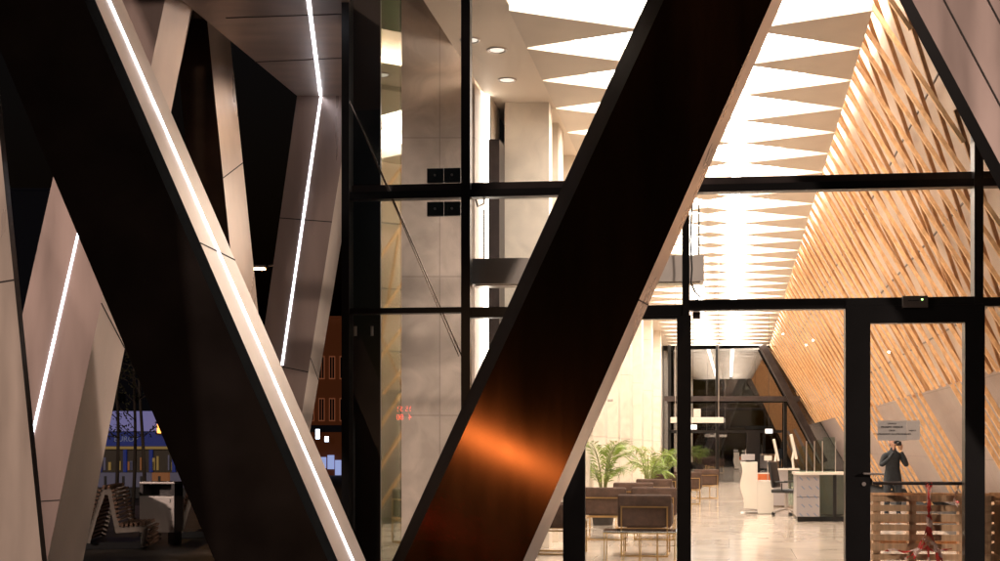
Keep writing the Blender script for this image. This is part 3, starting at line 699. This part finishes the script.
text(nt_,'UWAGA',892,423.6,.022,-.0085); text(nt_,'PROSIMY WEJSCIE',892,427,.026,-.0085); text(nt_,'OBOK',892,430.4,.022,-.0085); text(nt_,'PRZEPRASZAMY ZA UTRUDNIENIA',892,434,.023,-.0085)
n2 = empty('paper_notice', FP(913,.15,-.010), 0, 'pale blank-looking sheet beside the printed notice on the door glass', 'notice')
fq(n2,906.7,920,420.5,440,-.012,'sheet','paper2'); text(n2,'WEJSCIE',912.5,430.5,.018,-.0085)

# ------------------------------------------------------------------ pallets
def pallet(xc, off, label, top=.835, wid=1.2):
    c0 = FP(xc,-EYE,off); e = empty('wooden_pallet', (c0.x,c0.y,.008), -math.atan(FS), label, 'pallet', None)
    rn = random.Random(int(xc)); k = 0; z = .045
    while z < top:
        MB().box((rn.uniform(-.006,.006),-.062,z),(wid,.020,.062 if k%3 else .075)).build('front_board', M['pallet'], e); z += .098; k += 1
    for z in (.06,.33,.60,.815): MB().box((0,.082,z+.02),(wid-.02,.018,.09)).build('rear_board', M['pallet'], e)
    for x in (-wid/2+.06,-.19,.30,wid/2-.06): MB().box((x,.010,top/2),(.072,.12,top-.01)).build('stringer', M['pallet'], e)
    return e
pallet(931,-.45,'raw pine pallet standing on its edge behind the notice door'); pallet(1052,-.62,'second pine pallet, mostly hidden behind the outermost door stile', .80)

# ------------------------------------------------------------------ barrier tape
tp = MB(); rn = random.Random(5)
def ribbon(pts, wd_=.05, tw=3.0):
    pts = [Vector(p) for p in pts]; fine = []
    for a_, b_ in zip(pts, pts[1:]):
        for j in range(6): fine.append(a_.lerp(b_, j/6)+Vector((rn.uniform(-.004,.004),rn.uniform(-.006,.006),0)))
    fine.append(pts[-1]); ph = rn.uniform(0,6); prev = None
    for j, p in enumerate(fine):
        t = (fine[min(j+1,len(fine)-1)]-fine[max(j-1,0)]).normalized(); u = t.cross(Vector((0,1,0))).normalized()
        a_ = math.sin(ph+j*.21*tw)*1.1; u = (u*math.cos(a_)+Vector((0,1,0))*math.sin(a_))*wd_/2*(.75+.25*math.sin(j*.9+ph))
        cur = (p-u, p+u)
        if prev: tp.quad(prev[0],prev[1],cur[1],cur[0])
        prev = cur
def TP(x, y, o_=-.28): return FP(x,(HOR-y)/95.8,o_)
ribbon([TP(926,482,-.05),TP(928,492,-.2),TP(929,508),TP(928,522),TP(927,540),TP(918,552),TP(905,560)],.045)
ribbon([TP(931,482,-.05),TP(930,495,-.2),TP(929,510),TP(930,524),TP(931,538),TP(938,550),TP(945,562)],.045)
ribbon([TP(928,483,-.05),TP(929,500,-.22),TP(931,512),TP(929,530),TP(928,545),TP(930,568)],.04)
ribbon([TP(929,526),TP(921,542),TP(914,560)],.035); ribbon([TP(930,526),TP(934,545),TP(941,565)],.04); ribbon([TP(924,540),TP(933,543),TP(926,548),TP(934,552)],.04)
ribbon([TP(959,484,-.12),TP(956,494,-.2),TP(954,500),TP(958,508)],.03); ribbon([TP(953,501),TP(959,502),TP(956,505)],.03)
ribbon([TP(885,552),TP(893,550),TP(905,553),TP(921,549),TP(940,551),TP(952,549)],.03)
tag(tp.build('barrier_tape', M['tape']), 'red and white barrier tape knotted on the door bar, trailing over the pallet', 'barrier tape')

# ------------------------------------------------------------------ reflection of the photographer, built as a solid figure
def skin_mesh(name, verts, edges, radii, m, parent, sub=2):
    me = bpy.data.meshes.new(name); me.from_pydata(verts, edges, []); o = bpy.data.objects.new(name, me); COL.objects.link(o)
    md = o.modifiers.new('skin','SKIN'); md.use_smooth_shade = True
    sl = me.skin_vertices[0].data if me.skin_vertices else None
    if sl is None:
        bpy.context.view_layer.objects.active = o; me.skin_vertices_ensure() if hasattr(me,'skin_vertices_ensure') else None; sl = me.skin_vertices[0].data
    for k, r in enumerate(radii):
        sl[k].radius = r if isinstance(r, tuple) else (r, r); sl[k].use_root = (k == 0)
    s = o.modifiers.new('sub','SUBSURF'); s.levels = sub; s.render_levels = sub
    dg = bpy.context.evaluated_depsgraph_get(); me2 = bpy.data.meshes.new_from_object(o.evaluated_get(dg)); bpy.data.objects.remove(o)
    me2.materials.clear(); me2.materials.append(m)
    for p in me2.polygons: p.use_smooth = True
    r_ = bpy.data.objects.new(name, me2); COL.objects.link(r_); r_.parent = parent; return r_
q = P(893,HOR,24.5)
pe = empty('mirrored_person', (q.x,q.y,.008), R(4), 'photographer mirrored in the door glass, built as a solid figure in a dark jacket raising a camera', 'mirrored_person')
pe.scale = (.97,.97,.90)
V = [(0,.02,.88),(0,.02,1.05),(0,.03,1.22),(0,.02,1.34),(0,.0,1.43),(0,-.015,1.50)]
Rr = [(.15,.11),(.14,.10),(.165,.115),(.12,.09),(.055,.055),(.06,.06)]
E = [(0,1),(1,2),(2,3),(3,4),(4,5)]
def add(pts, rad, root):
    k = root
    for p, r in zip(pts, rad): V.append(p); Rr.append(r); E.append((k, len(V)-1)); k = len(V)-1
    return k
for s in (-1,1):
    add([(s*.17,.02,1.31),(s*.255,-.05,1.10),(s*.16,-.20,1.24),(s*.075,-.235,1.40)], [.065,.055,.042,.030], 3)
    add([(s*.10,.02,.80),(s*.115,.0,.46),(s*.12,.03,.10),(s*.125,-.07,.045),(s*.13,-.15,.035)], [.095,.065,.045,.042,.035], 0)
body = skin_mesh('body', V, E, Rr, M['jacket'], pe)
# head
hd = MB(); 
bm = bmesh.new(); bmesh.ops.create_uvsphere(bm, u_segments=24, v_segments=18, radius=1)
for v in bm.verts:
    x, y, z = v.co; jaw = 1-.25*max(0,-z); yy = y
    if y < 0 and abs(x) < .22 and -.35 < z < .12: yy -= .22*(1-abs(x)/.22)*(1-abs(z+.15)/.3 if abs(z+.15) < .3 else 0)     # nose
    if y < 0 and .02 < z < .22 and .2 < abs(x) < .55: yy += .08                                                     # eye sockets
    if y < 0 and -.62 < z < -.48 and abs(x) < .3: yy -= .05                                                         # lips
    v.co = Vector((x*.075*jaw, yy*.095*jaw, z*.115))
me = bpy.data.meshes.new('head'); bm.to_mesh(me); bm.free(); me.materials.append(M['skin'])
for p in me.polygons: p.use_smooth = True
hdo = bpy.data.objects.new('head', me); COL.objects.link(hdo); hdo.parent = body; hdo.location = (0,-.03,1.585)
for s in (-1,1): MB().rbox((s*.077,0,-.005),(.018,.035,.06),.008).build('ear', M['skin'], hdo, True)
for s in (-1,1): MB().lathe((s*.03,-.082,.012), [(0,-.01),(.009,-.006),(.011,0),(.009,.006),(0,.01)], 10).build('eye', M['ink'], hdo, True)
bm = bmesh.new(); bmesh.ops.create_uvsphere(bm, u_segments=24, v_segments=18, radius=1)
bmesh.ops.delete(bm, geom=[v for v in bm.verts if v.co.z < .18 and v.co.y < .15 or v.co.z < -.55], context='VERTS')
for v in bm.verts: v.co = Vector((v.co.x*.084, v.co.y*.105+.004, v.co.z*.128+random.uniform(-.002,.002)))
me = bpy.data.meshes.new('hair'); bm.to_mesh(me); bm.free(); me.materials.append(M['hair'])
ho = bpy.data.objects.new('hair', me); COL.objects.link(ho); ho.parent = hdo
# hands: palm and five fingers closing on the camera
for s in (-1,1):
    Vh = [(s*.078,-.225,1.42),(s*.073,-.232,1.46),(s*.070,-.238,1.50)]; Rh = [.024,(.030,.018),(.034,.016)]; Eh = [(0,1),(1,2)]
    for k, (dx, ln) in enumerate(((.024,.055),(.009,.064),(-.007,.060),(-.021,.046))):
        b0 = len(Vh); bx0 = s*(.070+dx)
        Vh += [(bx0,-.245,1.515),(bx0-s*.010,-.262,1.515+ln*.45),(bx0-s*.026,-.270,1.515+ln*.75)]; Rh += [.0095,.0085,.0075]; Eh += [(2,b0),(b0,b0+1),(b0+1,b0+2)]
    b0 = len(Vh); Vh += [(s*.045,-.215,1.475),(s*.033,-.205,1.50)]; Rh += [.011,.009]; Eh += [(1,b0),(b0,b0+1)]
    skin_mesh('hand', Vh, Eh, Rh, M['skin'], body, 1)
cm = empty('photo_camera', pe.matrix_basis @ Vector((0,-.235,1.565)), R(4), 'black camera of the mirrored photographer, built solid in front of the face', 'camera')
MB().rbox((0,0,0),(.13,.055,.085),.012).build('body', M['black'], cm, True); MB().tube([(0,-.025,-.003),(0,-.12,-.003)],.033,20).build('lens', M['black'], cm, True); MB().rbox((0,0,.05),(.05,.05,.03),.008).build('viewfinder', M['black'], cm, True)
tr_ = MB()

# ------------------------------------------------------------------ street: bench, bin, trees, kiosk, buildings
def slat_bench(x, s, rz, label):
    q = P(x,HOR,F/s); e = empty('slatted_bench', (q.x,q.y,.008), R(rz), label, 'bench')
    # profile in (x,z): left foot, peak, seat, front foot
    prof = [(-.30,.10),(-.20,.44),(-.09,.80),(.03,.80),(.10,.42),(.14,.30),(.50,.32),(.47,.04)]
    inner = [(-.24,.09),(-.15,.42),(-.05,.72),(-.01,.72),(.05,.40),(.09,.22),(.42,.24),(.40,.03)]
    for yy in (-.62,.62):
        fr = MB()
        for k in range(len(prof)-1):
            a, b, c_, d = prof[k], prof[k+1], inner[k+1], inner[k]
            fr.hexa([(a[0],yy,a[1]),(b[0],yy,b[1]),(c_[0],yy,c_[1]),(d[0],yy,d[1])],[(a[0],yy+.04,a[1]),(b[0],yy+.04,b[1]),(c_[0],yy+.04,c_[1]),(d[0],yy+.04,d[1])])
        fr.build('end_frame', M['concrete'], e)
    sl = MB()
    for k in range(len(prof)-1):
        a = Vector((prof[k][0],0,prof[k][1])); b = Vector((prof[k+1][0],0,prof[k+1][1])); n_ = max(2,int((b-a).length/.052)); ang = math.atan2(b.z-a.z, b.x-a.x)
        for j in range(n_):
            p = a.lerp(b,(j+.5)/n_); sl.box(p+Vector((math.sin(-ang)*.022,0,math.cos(ang)*.022)), (.030,1.30,.042), Matrix.Rotation(-ang,3,'Y'))
    sl.build('slats', M['bench_wood'], e)
    MB().box((.05,0,.05),(.75,1.0,.09)).build('base', M['black'], e)
slat_bench(116,74,8,'slatted timber bench with a peaked back in front of the litter bin'); slat_bench(199,66,14,'slatted bench half hidden behind the foot of the wide black column')
q = P(161.5,HOR,F/72)
lb = empty('litter_bin', (q.x,q.y,.008), R(-6), 'stainless steel litter bin with open top between the street benches', 'litter bin')
MB().rbox((0,0,.42),(.50,.36,.50),.01).build('body', M['steel'], lb)
MB().rbox((0,0,.85),(.50,.36,.03),.006).build('hood', M['steel'], lb)
for s in (-1,1): MB().box((s*.225,0,.75),(.045,.34,.17)).build('post', M['steel_dark'], lb)
MB().box((0,.15,.75),(.40,.02,.16)).build('back_plate', M['steel_dark'], lb)
for s in (-1,1): MB().box((s*.19,0,.085),(.10,.26,.168)).build('foot', M['steel_dark'], lb)
t3 = text(lb,'3',0,0,.07,0); t3.location = (.19,-.182,.60); t3.rotation_euler = (R(90),0,0)
q = P(140,HOR,F/72); tag(MB().rbox((q.x,q.y+.2,.42),(.10,.12,.84),.01).build('bollard', M['steel_dark'], None), 'dark square post standing against the litter bin', 'bollard')
# thin street trees
def street_tree(x, s, lab, seed, lean_=0.):
    rn = random.Random(seed); q = P(x,HOR,F/s); e = empty('young_tree', (q.x,q.y,0), 0, lab, 'young tree')
    pts = [Vector((lean_*t*t*3+.03*math.sin(t*7+seed),0,t*4.2)) for t in [j/14 for j in range(15)]]
    MB().tube(pts, [.035*(1-.7*j/14) for j in range(15)], 7).build('trunk', M['bark'], e, True)
    br = MB(); lf = MB()
    for k in range(26):
        j = rn.randint(5,14); p = pts[j]; a = rn.uniform(0,6.28); L_ = rn.uniform(.3,.9); d = Vector((math.cos(a),math.sin(a),rn.uniform(.3,1.2))).normalized()
        end = p+d*L_; mid = p+d*L_*.5+Vector((0,0,-.04)); br.tube([p,mid,end],[.009,.006,.003],5)
        for u in range(16):
            t = rn.uniform(.3,1.05); c_ = p.lerp(end,t)+Vector((rn.uniform(-.09,.09),rn.uniform(-.09,.09),rn.uniform(-.12,.06)))
            n1 = Vector((rn.uniform(-1,1),rn.uniform(-1,1),rn.uniform(-1,1))).normalized(); n2_ = n1.orthogonal().normalized(); z_ = rn.uniform(.02,.035)
            lf.quad(c_-n1*z_, c_+n2_*z_*.5, c_+n1*z_, c_-n2_*z_*.5)
    br.build('branches', M['bark'], e); lf.build('crown', M['leaf_dark'], e)
street_tree(118,62,'thin young tree rising just beside the pale column foot',11,-.05); street_tree(133,60,'thin young tree in front of the kiosk, middle of three',12,.03); street_tree(143,64,'thin young tree nearest the litter bin, trunk slightly curved',13,-.03)
# kiosk / bus
def em(name, base, col, st, rough=.5): return mat(name, base, rough, emit=col, estr=st)
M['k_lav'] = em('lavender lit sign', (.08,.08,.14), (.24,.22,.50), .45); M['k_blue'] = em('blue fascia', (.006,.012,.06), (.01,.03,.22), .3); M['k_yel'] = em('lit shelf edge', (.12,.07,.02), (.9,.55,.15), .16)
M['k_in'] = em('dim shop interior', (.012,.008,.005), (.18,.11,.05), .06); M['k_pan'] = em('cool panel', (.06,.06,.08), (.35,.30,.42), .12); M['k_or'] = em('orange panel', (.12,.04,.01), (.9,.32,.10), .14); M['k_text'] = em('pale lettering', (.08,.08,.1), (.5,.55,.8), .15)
KZ = 34.0; kq = P(125,HOR,KZ)
kb = empty('kiosk', (kq.x,KZ,0), 0, 'small street kiosk with lavender lit signboard over a blue fascia', 'kiosk')
def kbx(x0,x1,y0,y1,nm,m,dp=.3,dz_=0):
    a = [P(x,y,KZ+dz_)-kb.location for x,y in ((x0,y0),(x1,y0),(x1,y1),(x0,y1))]; return MB().hexa(a,[q+Vector((0,dp,0)) for q in a]).build(nm,M[m],kb)
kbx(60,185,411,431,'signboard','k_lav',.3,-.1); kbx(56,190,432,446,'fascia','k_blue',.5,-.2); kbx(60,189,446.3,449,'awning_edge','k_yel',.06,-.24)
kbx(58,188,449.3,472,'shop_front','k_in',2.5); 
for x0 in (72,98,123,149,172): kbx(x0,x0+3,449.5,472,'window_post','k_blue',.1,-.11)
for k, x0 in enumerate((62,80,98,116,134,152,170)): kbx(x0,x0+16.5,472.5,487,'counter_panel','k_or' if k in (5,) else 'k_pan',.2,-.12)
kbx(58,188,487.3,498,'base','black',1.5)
for k, x0 in enumerate((86,104,122,140,158)):
    kbx(x0,x0+2.5,476,485,'post_mark','black',.02,-.15)
rn = random.Random(9)
for k in range(26):
    x0 = rn.uniform(62,184); kbx(x0,x0+rn.uniform(1,3),462-rn.uniform(0,8),470,'goods',rn.choice(['k_yel','k_or','k_pan','black']),.05,-.07)
cu_t = text(kb,'EUROP',0,0,.20,0,'k_text'); cu_t.location = P(126,439,KZ-.205)-kb.location; cu_t.rotation_euler = (R(90),0,0)
e = empty('warning_lamp', P(160,428,KZ-.3), 0, 'small orange warning lamp glowing at the end of the kiosk sign', 'lamp'); MB().rbox((0,0,0),(.14,.08,.26),.03).build('lens', em('amber', (.8,.3,.05), (1,.35,.06), 4), e); MB().box((0,0,-.16),(.16,.1,.05)).build('base', M['black'], e)
# brown building seen by the corner
M['bld'] = em('brown render with own glow', (.10,.03,.015), (.5,.12,.03), .055, .8); M['bld_dark'] = em('dark facade with faint glow', (.02,.02,.024), (.02,.022,.04), .03, .9)  # facades glow faintly by themselves in place of light falling on them
M['win_dark'] = mat('dark window', (.008,.006,.006), .6, spec=.1); M['win_frame'] = em('glowing window frame', (.10,.04,.02), (.8,.24,.10), .16); M['shop_lit'] = em('lit shopfront', (.4,.5,.8), (.45,.55,1), .6); M['sgn'] = em('white blue sign', (.8,.85,1), (.75,.85,1), 5)  # window frames carry their own glow to pass for lit
BZ = 62.0
def bld(name, lab, x0, x1, ytop, Z, m, wins, wm, dep=12, shops=()):
    q = P((x0+x1)/2,HOR,Z); e = empty(name, (q.x,Z,0), 0, lab, 'building')
    def bb(x0,x1,y0,y1,nm,mm,dz__,dp,par=None):
        a = [P(x,y,Z+dz__)-e.location for x,y in ((x0,y0),(x1,y0),(x1,y1),(x0,y1))]; return MB().hexa(a,[q+Vector((0,dp,0)) for q in a]).build(nm,M[mm],par or e)
    bot = HOR+EYE*F/Z
    bb(x0,x1,ytop,bot,'wall',m,0,dep); bb(x0-1,x1+1,ytop-2,ytop-.1,'cornice',m,-.3,dep+.3)
    for (a,b,c_,d) in wins:
        f = bb(a,b,c_,d,'window',wm,-.08,.07); bb(a+.8,(a+b)/2-.3,c_+1,d-1,'pane','win_dark',-.10,.018,f); bb((a+b)/2+.3,b-.8,c_+1,d-1,'pane','win_dark',-.10,.018,f)
    for (a,b,c_,d,mm) in shops: bb(a,b,c_,d,'shopfront',mm,-.12,.1)
    return e
wins = []
for c_ in range(4):
    for r_2 in range(2): wins.append((308+c_*10.5,314+c_*10.5,398-r_2*42,421-r_2*42))
bld('apartment_building','brown building, its lamp light put in as wall glow, with tall windows beside the glass corner',303,348,318,BZ,'bld',wins,'win_frame',12,[(318,326,457,468,'shop_lit'),(327.5,334,455,469,'shop_lit'),(335,341,460,475,'shop_lit'),(300,346,425,432,'bld_dark')])
for (x,y,w_,h_,lab) in ((318,434,4.5,11,'taller glowing white shop sign box on the brown building'),(327,439,4.5,6,'smaller glowing white shop sign box on the brown building')):
    e = empty('shop_sign', P(x,y,BZ-1), 0, lab, 'shop sign'); k_ = (BZ-1)/F; MB().rbox((0,0,0),(w_*k_,.25,h_*k_),.02).build('case', M['black'], e); MB().box((0,-.13,0),(w_*k_*.86,.02,h_*k_*.88)).build('face', M['sgn'], e); MB().box((0,.5,0),(.06,.8,.06)).build('bracket', M['black'], e)
wins = [(4+c_*13,11+c_*13,215+r_2*32,228+r_2*32) for c_ in range(8) for r_2 in range(6)]
bld('office_block','almost black office block behind the steep pale column',-40,112,190,80,'bld_dark',[],'bld_dark')
wins = [(118+c_*16,126+c_*16,392,404) for c_ in range(8)]
bld('dark_building','dark low building behind the kiosk and young trees',108,276,368,70,'bld_dark',wins,'bld_dark')
# street lamp by the brown column
def street_lamp(x, y, Z, lab, energy, col=(1,.50,.2)):
    p = P(x,y,Z); e = empty('street_lamp', (p.x+.8,p.y,0), 0, lab, 'street lamp', None); L0 = Vector((p.x,p.y,p.z))-e.location
    MB().tube([(0,0,0),(0,0,L0.z-.2),(-.15,0,L0.z+.12),(L0.x+.2,0,L0.z+.05)],[.09,.055,.045,.04],10).build('pole', M['steel_dark'], e, True)
    MB().rbox(L0+Vector((0,0,.05)),(.62,.25,.10),.04).build('head', M['steel_dark'], e, True)
    MB().rbox(L0+Vector((0,0,-.025)),(.48,.2,.05),.02).build('lens', mat('lamp lens', (1,.6,.3), emit=(1,.55,.25), estr=14), e)
    lamp('lamp_glow','POINT',L0+Vector((0,0,-.12)),energy,col,.15,None,e)
street_lamp(257,268,38,'street lamp glowing orange between the brown column and the mauve column',150)
# added lamps out of view, put in to light the outer faces of the columns
def added_lamp_post(x, y, h, lab, energy, col, rad=.2):
    e = empty('street_lamp', (x,y,0), 0, lab, 'street lamp')
    MB().tube([(0,0,0),(0,0,h-.35)],[.09,.05],10).build('pole', M['steel_dark'], e, True)
    MB().lathe((0,0,h),[(0,-.22),(.12,-.2),(.2,-.08),(.22,.05),(.16,.17),(0,.22)],20).build('globe', mat('globe', (1,.8,.6), emit=col, estr=6), e, True)
    lamp('lamp_glow','POINT',(0,0,h+.5),energy,col,rad,None,e)
n = Vector((-.13,-.98,.062)).normalized(); pt = P(500,441,11.0); d = (pt-Vector((0,0,EYE))).normalized(); r = d-2*d.dot(n)*n; q = pt+r*17; q.z -= .25
v = P(404,413,36); nn = Vector((FS,1,0)).normalized(); v = v-2*((v-Vector((0,FD,0))).dot(nn))*nn
rd = empty('display_board', v, math.pi, 'red dot display board across the street behind the viewer', 'display board')
MB().rbox((0,.05,0),(.9,.08,.5),.02).build('case', M['black'], rd); MB().tube([(0,.08,-.25),(0,.08,-v.z)],.04,8).build('pole', M['steel_dark'], rd)
for (x_, y_, k_, lab) in ((806,345,60,'first'),(813,340,64,'second'),(783,334,70,'third'),(889,352,58,'fourth')):
    v2 = P(x_,y_,k_); v2 = v2-2*((v2-Vector((0,FD,0))).dot(nn))*nn
    e = empty('street_lamp', (v2.x,v2.y,0), 0, 'distant globe street lamp across the street, '+lab+' of the row mirrored in the glazing', 'street lamp', 'distant street lamps behind the viewer')
    MB().tube([(0,0,0),(0,0,v2.z-.1)],[.07,.04],8).build('pole', M['steel_dark'], e, True)
    MB().lathe((0,0,v2.z),[(0,-.07),(.05,-.05),(.075,0),(.05,.05),(0,.07)],14).build('globe', mat('far globe', (1,.9,.8), emit=(1,.86,.8), estr=40), e, True)
M['red'] = mat('red led', (.2,0,0), emit=(1,.06,.03), estr=22)
for body_, dz_, sz in (('15 51',.11,.20),('4  80',-.12,.22)):
    t = text(rd, body_, 0, 0, sz, 0, 'red'); t.location = (0,-.005,dz_); t.rotation_euler = (R(90),0,0)
fl = empty('added_floodlight', (q.x,q.y,0), 0, 'added warm light head on a slim post behind the viewer, aimed at the bronze column', 'added_floodlight')  # added light, placed to mirror as the copper sheen on the bronze column
MB().tube([(0,0,0),(0,0,q.z-.15)],[.05,.04],10).build('pole', M['steel_dark'], fl, True)
MB().rbox((0,-.12,q.z),(.36,.16,.30),.03).build('head', M['black'], fl, True)
lo = lamp('lamp_glow','SPOT',(q.x,q.y+.02,q.z),240,(1,.55,.27),.07,pt)
lo.data.spot_size = R(15); lo.data.spot_blend = .6; lo.parent = fl; lo.matrix_parent_inverse = Matrix.Translation(-fl.location)
added_lamp_post(17,-3.0,6.0,'added tall globe lamp behind the viewer toward the doors, lighting the column faces',11500,(1,.78,.66),.4)
added_lamp_post(-15,-1,6.0,'added tall globe lamp out of view toward the benches, lighting the column faces',5600,(1,.76,.64),.4)

print('objects', len(COL.objects))
